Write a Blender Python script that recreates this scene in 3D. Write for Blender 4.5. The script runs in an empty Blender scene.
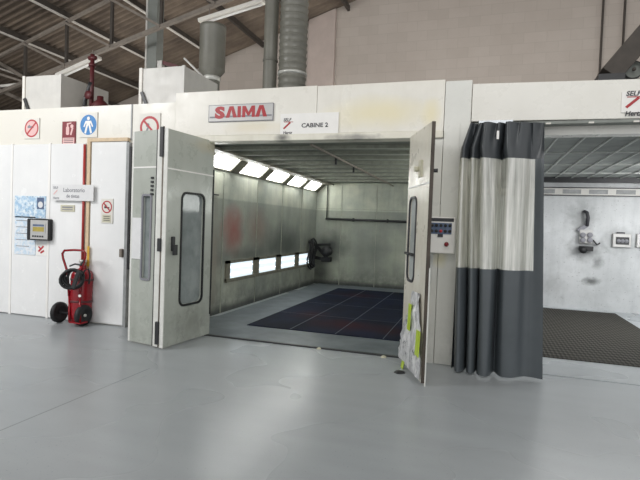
import bpy, math, random
from math import sin, cos, pi, radians
from mathutils import Vector as V, Matrix, noise
from mathutils.geometry import tessellate_polygon
random.seed(7)
S = bpy.context.scene
COL = S.collection

# ------------------------------------------------------------------ camera
F_PX, YAW, PITCH, ROLL, DIST, EYE = 500.47, .310901, -.031020, .0366078, 6.05, 1.6
fw = V((-sin(YAW)*cos(PITCH), cos(YAW)*cos(PITCH), sin(PITCH)))
r0 = fw.cross(V((0, 0, 1))).normalized(); u0 = r0.cross(fw)
RT = r0*cos(ROLL) + u0*sin(ROLL); UP = u0*cos(ROLL) - r0*sin(ROLL)
CAM = V((0, -DIST, EYE))
cd = bpy.data.cameras.new('camera'); cam = bpy.data.objects.new('camera', cd); COL.objects.link(cam)
cd.sensor_fit = 'HORIZONTAL'; cd.sensor_width = 36; cd.lens = F_PX/640*36; cd.clip_end = 200; cd.clip_start = .05
m = Matrix((RT, UP, -fw)).transposed().to_4x4(); m.translation = CAM
cam.matrix_world = m; S.camera = cam

def ray(x, y): return fw + RT*((x-320)/F_PX) + UP*((240-y)/F_PX)
def at(x, y, Y=0):                      # point of the real plane at depth Y seen at a photo pixel
    d = ray(x, y); t = (Y-CAM.y)/d.y; return CAM + d*t
def atx(x, y, X):
    d = ray(x, y); t = (X-CAM.x)/d.x; return CAM + d*t

# ------------------------------------------------------------------ materials
def lin(c):
    if isinstance(c, str):
        c = [int(c[i:i+2], 16)/255 for i in (0, 2, 4)]
        c = [x/12.92 if x <= .04045 else ((x+.055)/1.055)**2.4 for x in c]
    return (c[0], c[1], c[2], 1)

class NT:
    def __init__(s, name):
        s.m = bpy.data.materials.new(name); s.m.use_nodes = True; s.t = s.m.node_tree
        s.b = s.t.nodes['Principled BSDF']; s.pos = s.n('ShaderNodeNewGeometry').outputs['Position']
    def n(s, typ, **kw):
        x = s.t.nodes.new(typ)
        for k, v in kw.items(): setattr(x, k, v)
        return x
    def l(s, a, b):
        if hasattr(a, 'links') or isinstance(a, bpy.types.NodeSocket): s.t.links.new(a, b)
        else: b.default_value = a
    def math(s, op, a, b=0, c=None, clamp=False):
        x = s.n('ShaderNodeMath', operation=op, use_clamp=clamp); s.l(a, x.inputs[0]); s.l(b, x.inputs[1])
        if c is not None: s.l(c, x.inputs[2])
        return x.outputs[0]
    def mapped(s, scale=(1, 1, 1), loc=(0, 0, 0), rot=(0, 0, 0)):
        x = s.n('ShaderNodeMapping'); s.l(s.pos, x.inputs[0])
        x.inputs['Scale'].default_value = scale; x.inputs['Location'].default_value = loc; x.inputs['Rotation'].default_value = rot
        return x.outputs[0]
    def noise(s, scale=5, detail=4, rough=.6, vec=None, lo=.35, hi=.65):
        x = s.n('ShaderNodeTexNoise'); x.inputs['Scale'].default_value = scale; x.inputs['Detail'].default_value = detail
        x.inputs['Roughness'].default_value = rough; s.l(vec if vec is not None else s.pos, x.inputs['Vector'])
        return s.ramp(x.outputs[0], lo, hi)
    def ramp(s, v, lo, hi):
        x = s.n('ShaderNodeMapRange', clamp=True); s.l(v, x.inputs[0]); x.inputs[1].default_value = lo; x.inputs[2].default_value = hi
        return x.outputs[0]
    def mix(s, f, a, b):
        x = s.n('ShaderNodeMix', data_type='RGBA'); s.l(f, x.inputs[0])
        s.l(a, x.inputs[6]); s.l(b, x.inputs[7]); return x.outputs[2]
    def sep(s):
        x = s.n('ShaderNodeSeparateXYZ'); s.l(s.pos, x.inputs[0]); return x.outputs
    def blob(s, c, rad, k=1.0, ns=3.0, amp=.7):   # soft irregular patch round a world point
        x = s.n('ShaderNodeVectorMath', operation='SUBTRACT'); s.l(s.pos, x.inputs[0]); x.inputs[1].default_value = c
        y = s.n('ShaderNodeVectorMath', operation='DIVIDE'); s.l(x.outputs[0], y.inputs[0]); y.inputs[1].default_value = rad
        z = s.n('ShaderNodeVectorMath', operation='LENGTH'); s.l(y.outputs[0], z.inputs[0])
        nz = s.n('ShaderNodeTexNoise'); nz.inputs['Scale'].default_value = ns; nz.inputs['Detail'].default_value = 5; s.l(s.pos, nz.inputs['Vector'])
        d = s.math('ADD', z.outputs['Value'], s.math('MULTIPLY', s.math('SUBTRACT', nz.outputs[0], .5), amp*2))
        f = s.n('ShaderNodeMapRange', clamp=True); s.l(d, f.inputs[0])
        f.inputs[1].default_value = 1.1; f.inputs[2].default_value = .2; f.inputs[3].default_value = 0; f.inputs[4].default_value = k
        return f.outputs[0]
    def done(s, col, rough=.5, metal=0, bump=None, bs=.2, bd=.01, spec=.5):
        s.l(col, s.b.inputs['Base Color']); s.l(rough, s.b.inputs['Roughness']); s.b.inputs['Metallic'].default_value = metal
        s.b.inputs['Specular IOR Level'].default_value = spec
        if bump is not None:
            x = s.n('ShaderNodeBump'); x.inputs['Strength'].default_value = bs; x.inputs['Distance'].default_value = bd
            s.l(bump, x.inputs['Height']); s.l(x.outputs[0], s.b.inputs['Normal'])
        return s.m

def plain(name, c, rough=.5, metal=0, var=.12, scale=9, spec=.5):
    t = NT(name); c = lin(c); d = tuple(x*(1-var*2) for x in c[:3])+(1,)
    return t.done(t.mix(t.noise(scale), d, c), rough, metal, spec=spec)
def emit(name, c, k):
    t = NT(name); c = lin(c)
    t.b.inputs['Emission Color'].default_value = c; t.b.inputs['Emission Strength'].default_value = k
    return t.done(c, .5)
def dirty(name, c, d, scale=2.5, streak=.35, speck=.25, rough=.35, blobs=(), zdirt=0, spec=.5):
    # sheet metal paint with broad dirt, vertical runs, specks, stains round given points, and grime near the floor
    t = NT(name); c = lin(c); d = lin(d)
    k = t.mix(t.math('MULTIPLY', t.noise(scale, 5, .65), .35), c, d)
    k = t.mix(t.math('MULTIPLY', t.noise(1, 5, .6, t.mapped((9, 9, .5)), .5, .75), streak), k, d)
    k = t.mix(t.math('MULTIPLY', t.noise(38, 2, .5, None, .68, .78), speck), k, tuple(x*.35 for x in d[:3])+(1,))
    if zdirt:
        z = t.ramp(t.sep()[2], .75, 0)
        k = t.mix(t.math('MULTIPLY', t.math('MULTIPLY', z, t.noise(7, 5, .7, None, .35, .75)), zdirt), k, tuple(x*.4 for x in d[:3])+(1,))
    for (p, r, cc, kk, ns, am) in blobs: k = t.mix(t.blob(p, r, kk, ns, am), k, lin(cc))
    return t.done(k, t.math('ADD', t.math('MULTIPLY', t.noise(4), .2), rough-.1), spec=spec)

M = {}
# hall floor: polished grey resin with wear, a saw-cut joint, scuffs
t = NT('grey_resin_floor')
c = t.mix(t.noise(.8, 3, .45, None, .1, .9), lin('9fa5a8'), lin('adb2b4'))
c = t.mix(t.math('MULTIPLY', t.noise(1, 2, .4, t.mapped((1.2, 5, 1), rot=(0, 0, .4)), .1, .95), .45), c, lin('8c9093'))
c = t.mix(t.math('MULTIPLY', t.noise(60, 2, .5, None, .66, .75), .35), c, lin('5d6165'))
sx, sy, sz = t.sep()
j = t.math('LESS_THAN', t.math('ABSOLUTE', t.math('ADD', sx, 3.3)), .008)
j = t.math('MULTIPLY', j, t.math('LESS_THAN', sy, -1.55))
c = t.mix(t.math('MULTIPLY', j, .5), c, lin('4c5054'))
M['floor'] = t.done(c, t.math('ADD', t.math('MULTIPLY', t.noise(.7, 2, .4, None, .05, .95), .12), .22), bump=t.noise(3, 3, .5, None, 0, 1), bs=.05, bd=.01, spec=.32)
# block gable wall
t = NT('pinkish_grey_block_wall')
sx, sy, sz = t.sep(); cx = t.n('ShaderNodeCombineXYZ'); t.l(sx, cx.inputs[0]); t.l(sz, cx.inputs[1])
br = t.n('ShaderNodeTexBrick'); t.l(cx.outputs[0], br.inputs['Vector'])
for i, v in enumerate(('bcb3aa', 'b6ada4', 'aea59c')): br.inputs[1+i].default_value = lin(v)
br.inputs['Scale'].default_value = 1; br.inputs['Mortar Size'].default_value = .007; br.inputs['Mortar Smooth'].default_value = .6
br.inputs['Brick Width'].default_value = .55; br.inputs['Row Height'].default_value = .27
c = t.mix(t.math('MULTIPLY', t.noise(1.3, 5), .3), br.outputs[0], lin('a99d93'))
M['block'] = t.done(c, .9, bump=br.outputs['Fac'], bs=.12, bd=-.01)
M['pilaster'] = plain('pinkish_concrete', 'bcaea6', .9, var=.05, scale=3)
# roof sheets
t = NT('brown_fibre_cement_sheet')
c = t.mix(t.noise(1.2, 5), lin('64594f'), lin('867869'))
c = t.mix(t.math('MULTIPLY', t.noise(1, 5, .6, t.mapped((.6, 8, .6)), .45, .7), .5), c, lin('544a42'))
M['roof'] = t.done(c, .9)
M['steel_dark'] = plain('dark_brown_steel', '48423c', .7)
M['steel_mid'] = plain('grey_brown_steel', '857c72', .6)
M['steel_light'] = plain('pale_steel', 'e6e2da', .5, var=.05)
M['galv'] = dirty('galvanized_sheet', 'd0cec8', 'b0aeaa', 3, .25, .05, .45)
M['galv_dark'] = dirty('weathered_galvanized_sheet', '858984', '62655f', 3, .35, .1, .5)
M['duct'] = dirty('weathered_grey_duct', '7b7a71', '57564e', 3, .4, .1, .45)
M['ring'] = plain('bright_zinc', 'd8d8d2', .4, .3)
# booth paints
cream = 'e6e3da'
Y1 = 'e3d9b4'
M['header'] = dirty('cream_booth_sheet', cream, 'c9c4b8', 1.4, .12, .06, .35, blobs=(
    ((-1.25, 0, 2.98), (.75, .4, .22), Y1, .75, 3, .35), ((-2.9, 0, 2.85), (.5, .4, .1), 'dcd2b8', .6, 4, .5),
    ((-.62, 0, 2.95), (.12, .4, .2), Y1, .7, 4, .4)))
M['lip'] = dirty('scuffed_cream_lip', 'e2dfd2', 'b7b09c', 2, .2, .15, .4, blobs=(
    ((-2.5, 0, 2.70), (.13, .3, .07), '3b3b3b', .9, 9, .5), ((-1.55, 0, 2.69), (.4, .3, .05), '6a6a6a', .7, 9, .6)))
M['jamb'] = dirty('grey_white_jamb', 'd5d6d2', 'b4b5b0', 1.5, .25, .12, .35, zdirt=.35)
M['column'] = dirty('pale_column_sheet', 'dcdcd6', 'bdbdb6', 1.5, .2, .1, .35, zdirt=.3, blobs=(((-.45, 0, 1.25), (.1, .3, .12), 'd9cf9c', .5, 8, .4),))
M['right_header'] = dirty('warm_white_sheet', 'e4e2db', 'd3d0c6', 1.2, .05, .03, .3)
M['door'] = dirty('dirty_grey_door', 'b0b4ac', '9a9e94', 1.6, .3, .3, .32, zdirt=.5, blobs=(
    ((-3.55, 0, 2.6), (.12, .5, .12), 'b7a98a', .5, 6, .5), ((-3.6, -.3, .25), (.2, .4, .25), '73746d', .5, 9, .8)))
M['door_warm'] = dirty('cream_dirty_door', 'dedacd', 'b3ab97', 2, .35, .3, .35, zdirt=.6)
M['door_edge'] = plain('dark_brown_door_edge', '4d443b', .6, var=.25, scale=5)
M['door_white'] = plain('white_door_edge', 'e0e0da', .4, var=.06)
M['left_wall'] = dirty('white_glossy_panel', 'ebebea', 'd8d9d9', 1.2, .2, .08, .18, zdirt=.12)
M['fascia'] = dirty('cream_fascia', 'e2dfd6', 'd2cec2', 1, .05, .03, .35)
M['joint'] = plain('dull_joint', '4a5260', .5)
M['seam'] = plain('grey_seam', '9a9c9c', .5)
M['black'] = plain('black_rubber', '17181a', .55, var=.1)
M['dark'] = plain('dark_metal', '2a2b2d', .45)
M['wood'] = plain('tan_timber', 'd6bf9f', .6, var=.08, scale=20)
M['red'] = plain('red_gloss_paint', '8e101d', .25, var=.08)
M['red_pipe'] = plain('red_pipe_paint', 'b5413f', .4, var=.06)
M['red_dark'] = plain('dull_red_pipe', '5a2226', .5)
M['white'] = plain('white_print', 'eceae6', .5, var=.02)
M['sign_back'] = plain('pale_sign_board', 'dedbd3', .5, var=.02)
M['paper'] = plain('white_paper', 'dedede', .7, var=.03)
M['sign_red'] = plain('sign_red', 'b5323a', .5, var=.03)
M['logo_red'] = plain('logo_red', 'a8252c', .4, var=.03)
M['sign_darkred'] = plain('sign_dark_red', '7c1524', .5, var=.03)
M['sign_pink'] = plain('sign_pink', 'e3b9b6', .5, var=.03)
M['sign_blue'] = plain('sign_blue', '2f7dbd', .5, var=.03)
M['sign_grey'] = plain('sign_grey_plate', 'b9b8b6', .4, .2, var=.04)
M['print_dark'] = plain('print_dark', '3a3a3e', .6, var=.02)
M['print_grey'] = plain('print_grey', '84848a', .6, var=.02)
M['beige'] = plain('beige_plate', 'c6c2ac', .6, var=.05)
M['yellow'] = plain('yellow_tape', 'd9a93c', .6, var=.05)
M['lime'] = plain('lime_tape', 'b9d23c', .45, var=.06)
M['screen_yellow'] = plain('screen_yellow', 'b3a14b', .3)
M['screen_blue'] = plain('screen_blue', '5d6e8c', .3)
M['chrome'] = plain('bright_rail', 'd5d9dc', .25, .8, var=.03)
# booth interior
BX0, BX1, BY1, CZ = -4.25, -.13, 6.77, 2.70
def interior(name, base, blobs):
    t = NT(name); k = t.mix(t.noise(1.1, 5), lin(base), lin('989d94'))
    sz = t.sep()[2]
    k = t.mix(t.math('MULTIPLY', t.math('MULTIPLY', t.ramp(sz, 2.0, 1.97), t.math('ADD', t.math('MULTIPLY', t.ramp(sz, .75, 1.0), .6), .4)), .5), k, lin('646b69'))
    k = t.mix(t.math('MULTIPLY', t.noise(1, 5, .6, t.mapped((6, 6, .45)), .45, .75), .4), k, lin('74776f'))
    k = t.mix(t.math('MULTIPLY', t.noise(30, 2, .5, None, .66, .76), .3), k, lin('3c3e3a'))
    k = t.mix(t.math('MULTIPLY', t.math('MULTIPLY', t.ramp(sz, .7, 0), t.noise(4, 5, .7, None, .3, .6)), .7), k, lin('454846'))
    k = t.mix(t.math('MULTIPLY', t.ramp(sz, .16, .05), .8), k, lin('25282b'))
    for (p, r, cc, kk, ns, am) in blobs: k = t.mix(t.blob(p, r, kk, ns, am), k, lin(cc))
    return t.done(k, .4)
M['in_left'] = interior('stained_booth_wall', 'c6c8b8', (
    ((-4.25, 2.05, 1.45), (.4, .45, .5), '95433f', .8, 3, .5), ((-4.25, 3.1, 1.5), (.4, .6, .45), '8f6a5c', .45, 3, .5),
    ((-4.25, 4.5, 1.1), (.4, 1.5, .55), '353b3b', .75, 2, .5), ((-4.25, 2.7, .95), (.4, 1.2, .22), '3a3f40', .6, 3, .5),
    ((-4.25, 1.3, 1.0), (.4, .35, 1.1), '8d7a6c', .4, 3, .5)))
M['in_back'] = interior('grimy_back_panel', 'c6cab6', (
    ((-3.8, 6.8, 1.0), (.55, .5, .45), '2c2f2f', .75, 4, .5), ((-4.1, 6.8, .3), (.4, .5, .4), '2e3130', .7, 4, .5),
    ((-2.9, 6.8, .8), (.9, .5, .6), '6d726c', .5, 2, .5)))
M['filter'] = plain('grey_ceiling_filter', '7f837a', .9, var=.1, scale=3)
M['tbar'] = plain('dull_ceiling_bar', 'a2a598', .5)
M['tube_frame'] = plain('brown_grey_lamp_frame', '7f7c6e', .5, var=.15)
M['lamp_glass'] = emit('lit_lamp_glass', 'fbfdf8', 9)
M['lamp_glass_low'] = emit('lit_lower_lamp_glass', 'd2e0ea', .85)
M['tube_low'] = emit('lit_lower_tube', 'ffffff', 1.6)
M['tube'] = emit('lit_lamp_tube', 'ffffff', 11)
t = NT('booth_plate_floor')
c = t.mix(t.noise(2, 5), lin('545b60'), lin('70787c'))
M['plate'] = t.done(c, .4, spec=.3)
t = NT('navy_grating')
c = t.mix(t.noise(1.4, 5), lin('080d1c'), lin('161f38'))
for p, r, k in (((-2.0, 1.6, 0), (.6, .45, 1), .75), ((-2.8, 2.2, 0), (.35, .5, 1), .55), ((-2.6, 5, 0), (.6, .4, 1), .5), ((-1.3, 1.5, 0), (.4, .4, 1), .5)):
    c = t.mix(t.blob(p, r, k, 3, .5), c, lin('3f1519'))
sx, sy, sz = t.sep()
g = t.math('ABSOLUTE', t.math('SINE', t.math('MULTIPLY', sx, 3.1416/.03)))
g2 = t.math('ABSOLUTE', t.math('SINE', t.math('MULTIPLY', sy, 3.1416/.1)))
h = t.math('GREATER_THAN', t.math('MULTIPLY', g, g2), .25)
c = t.mix(t.math('MULTIPLY', h, .35), c, lin('0c0f16'))
M['navy'] = t.done(c, .75, bump=h, bs=.3, bd=-.004, spec=.12)
# right bay
t = NT('sooty_white_wall')
k = t.mix(t.noise(.9, 5), lin('cfd1d2'), lin('b5b8b9'))
k = t.mix(t.math('MULTIPLY', t.noise(3, 6, .75, None, .5, .75), .3), k, lin('8e9192'))
for p, r, kk in (((2.0, 5.7, 1.95), (.3, .4, .4), .5), ((2.1, 5.7, 1.3), (.4, .4, .3), .6), ((2.25, 5.7, .62), (.18, .4, .1), .9), ((2.35, 5.7, 1.0), (.12, .4, .16), .6), ((1.5, 5.7, .5), (.3, .4, .3), .3), ((2.7, 5.7, 1.5), (.35, .4, .3), .35)):
    k = t.mix(t.blob(p, r, kk, 7, .7), k, lin('5b5d5c'))
k = t.mix(t.math('MULTIPLY', t.noise(34, 2, .5, None, .66, .74), .5), k, lin('4c4e4e'))
k = t.mix(t.math('MULTIPLY', t.noise(1, 5, .6, t.mapped((8, 8, .6)), .5, .75), .2), k, lin('85888a'))
M['soot'] = t.done(k, .5)
t = NT('expanded_grating')
sx, sy, sz = t.sep()
a = t.math('SINE', t.math('MULTIPLY', t.math('ADD', sx, t.math('MULTIPLY', sy, .35)), 6.2832/.105))
b = t.math('SINE', t.math('MULTIPLY', t.math('SUBTRACT', sx, t.math('MULTIPLY', sy, .35)), 6.2832/.105))
h = t.ramp(t.math('MULTIPLY', a, b), -.3, .5)
c = t.mix(h, lin('1a1917'), lin('504e48'))
c = t.mix(t.math('MULTIPLY', t.noise(1.5, 5), .4), c, lin('3c3b36'))
M['grate'] = t.done(c, .75, bump=h, bs=.5, bd=.01, spec=.15)
t = NT('right_ceiling_filter')
M['filter2'] = t.done(t.mix(t.noise(2.4, 4), lin('8b8f8c'), lin('a2a6a2')), .9)
M['tbar2'] = plain('pale_grid_bar', 'c6c9c4', .5)
# curtain
M['curtain_top'] = plain('dark_pvc', '3f4346', .36, var=.06, scale=3)
M['curtain'] = plain('charcoal_pvc', '50565a', .36, var=.06, scale=3)
t = NT('clear_pvc')
st = t.noise(1, 4, .6, t.mapped((16, 16, .7)), .38, .72)
nb = t.n('ShaderNodeBsdfDiffuse'); t.l(t.mix(st, lin('b9b9ae'), lin('fbfaf4')), nb.inputs[0])
tr = t.n('ShaderNodeBsdfTransparent'); tr.inputs[0].default_value = lin('e6e6dc')
tl = t.n('ShaderNodeBsdfTranslucent'); tl.inputs[0].default_value = lin('efeee6')
gl = t.n('ShaderNodeBsdfGlossy'); gl.inputs['Roughness'].default_value = .12
m0 = t.n('ShaderNodeMixShader'); m0.inputs[0].default_value = .3; t.l(nb.outputs[0], m0.inputs[1]); t.l(tl.outputs[0], m0.inputs[2])
m1 = t.n('ShaderNodeMixShader'); t.l(t.math('ADD', t.math('MULTIPLY', st, .38), .56), m1.inputs[0]); t.l(tr.outputs[0], m1.inputs[1]); t.l(m0.outputs[0], m1.inputs[2])
m2 = t.n('ShaderNodeMixShader'); m2.inputs[0].default_value = .12; t.l(m1.outputs[0], m2.inputs[1]); t.l(gl.outputs[0], m2.inputs[2])
t.l(m2.outputs[0], t.t.nodes['Material Output'].inputs[0]); M['clear'] = t.m
t = NT('dusty_glass')
df = t.n('ShaderNodeBsdfDiffuse'); t.l(t.mix(t.noise(3, 5), lin('848c8c'), lin('a4abaa')), df.inputs[0])
tr = t.n('ShaderNodeBsdfTransparent'); tr.inputs[0].default_value = lin('b4bab8')
gl = t.n('ShaderNodeBsdfGlossy'); gl.inputs['Roughness'].default_value = .08
m1 = t.n('ShaderNodeMixShader'); m1.inputs[0].default_value = .82; t.l(tr.outputs[0], m1.inputs[1]); t.l(df.outputs[0], m1.inputs[2])
m2 = t.n('ShaderNodeMixShader'); m2.inputs[0].default_value = .05; t.l(m1.outputs[0], m2.inputs[1]); t.l(gl.outputs[0], m2.inputs[2])
t.l(m2.outputs[0], t.t.nodes['Material Output'].inputs[0]); M['glass'] = t.m
M['glass_pale'] = t.m.copy(); M['glass_pale'].name = 'pale_dusty_glass'
for q in M['glass_pale'].node_tree.nodes:
    if q.type == 'MIX_SHADER' and abs(q.inputs[0].default_value-.82) < .01: q.inputs[0].default_value = .88
    if q.type == 'MIX': q.inputs[6].default_value = lin('a8aeac'); q.inputs[7].default_value = lin('c6cac8')
t = NT('silver_film')
fv = t.mapped((9, 9, 3.2), rot=(.3, .2, .5))
c = t.mix(t.noise(1, 5, .7, fv), lin('a6a7aa'), lin('ffffff'))
c = t.mix(t.math('MULTIPLY', t.noise(1.6, 4, .7, fv, .58, .68), .85), c, lin('35363a'))  # shading of the crumpled folds, dark creases put into the colour
M['film'] = t.done(c, .35, .15, bump=t.noise(12, 5), bs=.6, bd=.02)
t = NT('poster_blue_print')
c = t.mix(t.noise(14, 3, .6, None, .4, .6), lin('9fc0da'), lin('dfe8ee'))
c = t.mix(t.noise(26, 3, .6, None, .58, .66), c, lin('7d9db8')); M['poster'] = t.done(c, .5)
t = NT('map_print')
c = t.mix(t.noise(16, 4, .6, None, .42, .6), lin('e0e4e8'), lin('c0d4e4'))
c = t.mix(t.noise(30, 3, .6, None, .6, .68), c, lin('b3bdc8')); M['map'] = t.done(c, .5)

# ------------------------------------------------------------------ mesh builder
class MB:
    def __init__(s): s.v = []; s.f = []; s.k = []; s.m = 0; s.sm = []
    def face(s, idx, sm=False): s.f.append(idx); s.k.append(s.m); s.sm.append(sm)
    def add(s, pts):
        n = len(s.v); s.v += [V(p) for p in pts]; return n
    def poly(s, pts): n = s.add(pts); s.face(list(range(n, n+len(pts)))); return s
    def obox(s, o, a, b, c):            # box from corner o along three edge vectors
        o, a, b, c = V(o), V(a), V(b), V(c)
        n = s.add([o, o+a, o+a+b, o+b, o+c, o+a+c, o+a+b+c, o+b+c])
        for q in ((0, 3, 2, 1), (4, 5, 6, 7), (0, 1, 5, 4), (1, 2, 6, 5), (2, 3, 7, 6), (3, 0, 4, 7)): s.face([n+i for i in q])
        return s
    def box(s, x0, x1, y0, y1, z0, z1): return s.obox((x0, y0, z0), (x1-x0, 0, 0), (0, y1-y0, 0), (0, 0, z1-z0))
    def bar(s, p, q, w, h, up=(0, 0, 1)):   # rectangular section along p-q
        p, q = V(p), V(q); d = (q-p); x = d.cross(V(up))
        if x.length < 1e-6: x = V((1, 0, 0))
        x.normalize(); y = x.cross(d).normalized()
        return s.obox(p-x*w/2-y*h/2, d, x*w, y*h)
    def tube(s, pts, r, n=10, closed=False, cap=True):
        pts = [V(p) for p in pts]; N = len(pts); rs = r if isinstance(r, (list, tuple)) else [r]*N
        rings = []; prev = None
        for i, p in enumerate(pts):
            a = pts[(i-1) % N] if (closed or i) else p; b = pts[(i+1) % N] if (closed or i < N-1) else p
            d = (b-a).normalized()
            if prev is None:
                x = d.cross(V((0, 0, 1)))
                if x.length < 1e-3: x = d.cross(V((0, 1, 0)))
            else: x = prev - d*prev.dot(d)
            x.normalize(); prev = x; y = d.cross(x)
            rings.append(s.add([p+(x*cos(t)+y*sin(t))*rs[i] for t in [2*pi*k/n for k in range(n)]]))
        for i in range(N if closed else N-1):
            a, b = rings[i], rings[(i+1) % N]
            for k in range(n): s.face([a+k, a+(k+1) % n, b+(k+1) % n, b+k], True)
        if cap and not closed:
            s.face([rings[0]+k for k in range(n)][::-1]); s.face([rings[-1]+k for k in range(n)])
        return s
    def lathe(s, o, ax, prof, n=24):    # profile (radius, distance) revolved about axis
        o, ax = V(o), V(ax).normalized(); x = ax.cross(V((0, 0, 1)))
        if x.length < 1e-3: x = ax.cross(V((0, 1, 0)))
        x.normalize(); y = ax.cross(x); R = []
        for r, h in prof: R.append(s.add([o+ax*h+(x*cos(t)+y*sin(t))*max(r, 1e-4) for t in [2*pi*k/n for k in range(n)]]))
        for a, b in zip(R, R[1:]):
            for k in range(n): s.face([a+k, a+(k+1) % n, b+(k+1) % n, b+k], True)
        return s
    def slab(s, fr, outer, holes=(), t=.05, back=0):  # 2-D outline with holes in a frame, from depth back to back-t
        loops = [outer]+list(holes); tri = tessellate_polygon([[V((a, b, 0)) for a, b in L] for L in loops])
        flat = [q for L in loops for q in L]
        n = s.add([fr.p(a, b, back) for a, b in flat]); k = s.add([fr.p(a, b, back-t) for a, b in flat])
        for q in tri: s.face([n+i for i in q]); s.face([k+i for i in q][::-1])
        i0 = 0
        for L in loops:
            for i in range(len(L)):
                j = (i+1) % len(L); s.face([n+i0+i, n+i0+j, k+i0+j, k+i0+i])
            i0 += len(L)
        return s
    def text(s, fr, body, a, b, size, c=.0, sx=1.0, bold=0.0, shear=0.0):
        for poly in text_polys(body, size, bold, shear): s.poly([fr.p(a+q[0]*sx, b+q[1], c) for q in poly])
        return s
    def build(s, name, mats, parent=None, smooth=False, bevel=0, origin=None):
        mats = mats if isinstance(mats, (list, tuple)) else [mats]
        o0 = V(origin) if origin is not None else (parent_loc(parent) if parent else V((0, 0, 0)))
        me = bpy.data.meshes.new(name); me.from_pydata([v-o0 for v in s.v], [], s.f)
        for q in mats: me.materials.append(M[q])
        for p, k, g in zip(me.polygons, s.k, s.sm): p.material_index = k; p.use_smooth = g or smooth
        import bmesh
        bm = bmesh.new(); bm.from_mesh(me); bmesh.ops.recalc_face_normals(bm, faces=bm.faces); bm.to_mesh(me); bm.free()
        o = bpy.data.objects.new(name, me); COL.objects.link(o)
        if parent: o.parent = parent
        if origin is not None: o.location = o0
        if bevel:
            md = o.modifiers.new('bevel', 'BEVEL'); md.width = bevel; md.segments = 2; md.limit_method = 'ANGLE'
        return o
def parent_loc(p):
    v = V((0, 0, 0))
    while p: v += p.location; p = p.parent
    return v
_tc = {}
def text_polys(body, size, bold=0, shear=0):
    k = (body, size, bold, shear)
    if k not in _tc:
        cu = bpy.data.curves.new('lettering', 'FONT'); cu.body = body; cu.size = size; cu.offset = bold; cu.shear = shear; cu.resolution_u = 3
        o = bpy.data.objects.new('lettering', cu); COL.objects.link(o); bpy.context.view_layer.update()
        me = o.evaluated_get(bpy.context.evaluated_depsgraph_get()).to_mesh()
        _tc[k] = [[tuple(me.vertices[i].co) for i in p.vertices] for p in me.polygons]
        bpy.data.objects.remove(o); bpy.data.curves.remove(cu)
    return _tc[k]
class Fr:
    def __init__(s, o, u, n): s.o, s.u, s.n = V(o), V(u).normalized(), V(n).normalized(); s.w = V((0, 0, 1))
    def p(s, a, b, c=0): return s.o + s.u*a + s.w*b + s.n*c
    def hit(s, x, y):
        d = ray(x, y); t = (s.o-CAM).dot(s.n)/d.dot(s.n); q = CAM+d*t-s.o; return q.dot(s.u), q.z
FACE = Fr((0, 0, 0), (1, 0, 0), (0, -1, 0))
def rrect(x0, x1, y0, y1, r, n=6):
    out = []
    for cx, cy, a0 in ((x1-r, y0+r, -90), (x1-r, y1-r, 0), (x0+r, y1-r, 90), (x0+r, y0+r, 180)):
        out += [(cx+r*cos(radians(a0+90*i/n)), cy+r*sin(radians(a0+90*i/n))) for i in range(n+1)]
    return out
def circ(cx, cy, r, n=28): return [(cx+r*cos(2*pi*k/n), cy+r*sin(2*pi*k/n)) for k in range(n)]
def rect(x0, x1, y0, y1): return [(x0, y0), (x1, y0), (x1, y1), (x0, y1)]
def tag(o, label, cat, group=None):
    o['label'] = label; o['category'] = cat
    if group: o['group'] = group
    return o
def struct(o): o['kind'] = 'structure'; return o
def thing(name, label, cat, loc, group=None):
    o = bpy.data.objects.new(name, None); COL.objects.link(o); o.location = loc; o.empty_display_size = .1
    return tag(o, label, cat, group)

# ------------------------------------------------------------------ the hall
struct(MB().box(-19, 14, -16, 8.3, -.2, 0).build('floor', 'floor'))
RM, RZ = .31808, 9.11
def rz(x): return RZ+RM*x if x < 5 else RZ+RM*10-RM*x
b = MB(); xs = [-19, -12, -5, 5, 14]; n = int(20.2/.177*6)
rows = []
for i in range(n+1):
    y = -12+20.2*i/n; dz = .04*cos(2*pi*(y)/.177)
    rows.append(b.add([(x, y, rz(x)+.12+dz) for x in xs]))
for a, c in zip(rows, rows[1:]):
    for k in range(len(xs)-1): b.face([a+k, a+k+1, c+k+1, c+k], True)
struct(b.build('ceiling', 'roof'))
b = MB(); b.slab(Fr((0, 8, 0), (1, 0, 0), (0, -1, 0)), [(-19, 0), (14, 0), (14, rz(14)+.1), (5, rz(5)+.1), (-19, rz(-19)+.1)], (), .3)
wb = struct(b.build('wall_back', 'block'))
struct(MB().box(-19.2, -19, -12, 8.3, 0, rz(-19)+.05).build('wall_left', 'block'))
b = MB(); b.slab(Fr((0, 7.86, 0), (1, 0, 0), (0, -1, 0)), [(-5.05, 0), (-4.25, 0), (-4.25, rz(-4.25)+.05), (-5.05, rz(-5.05)+.05)], (), .139)
struct(b.build('trim_1', 'pilaster'))
for i, (p, q) in enumerate(((at(604, 0, 7.93), at(599.5, 79, 7.93)), (at(626, 0, 7.93), at(623, 46, 7.93)))):
    x = (p.x+q.x)/2
    MBc = MB().box(x-.02, x+.02, 7.93, 7.999, 3.0, rz(x))
    struct(MBc.build('trim_%d' % (2+i), 'steel_dark'))

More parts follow.
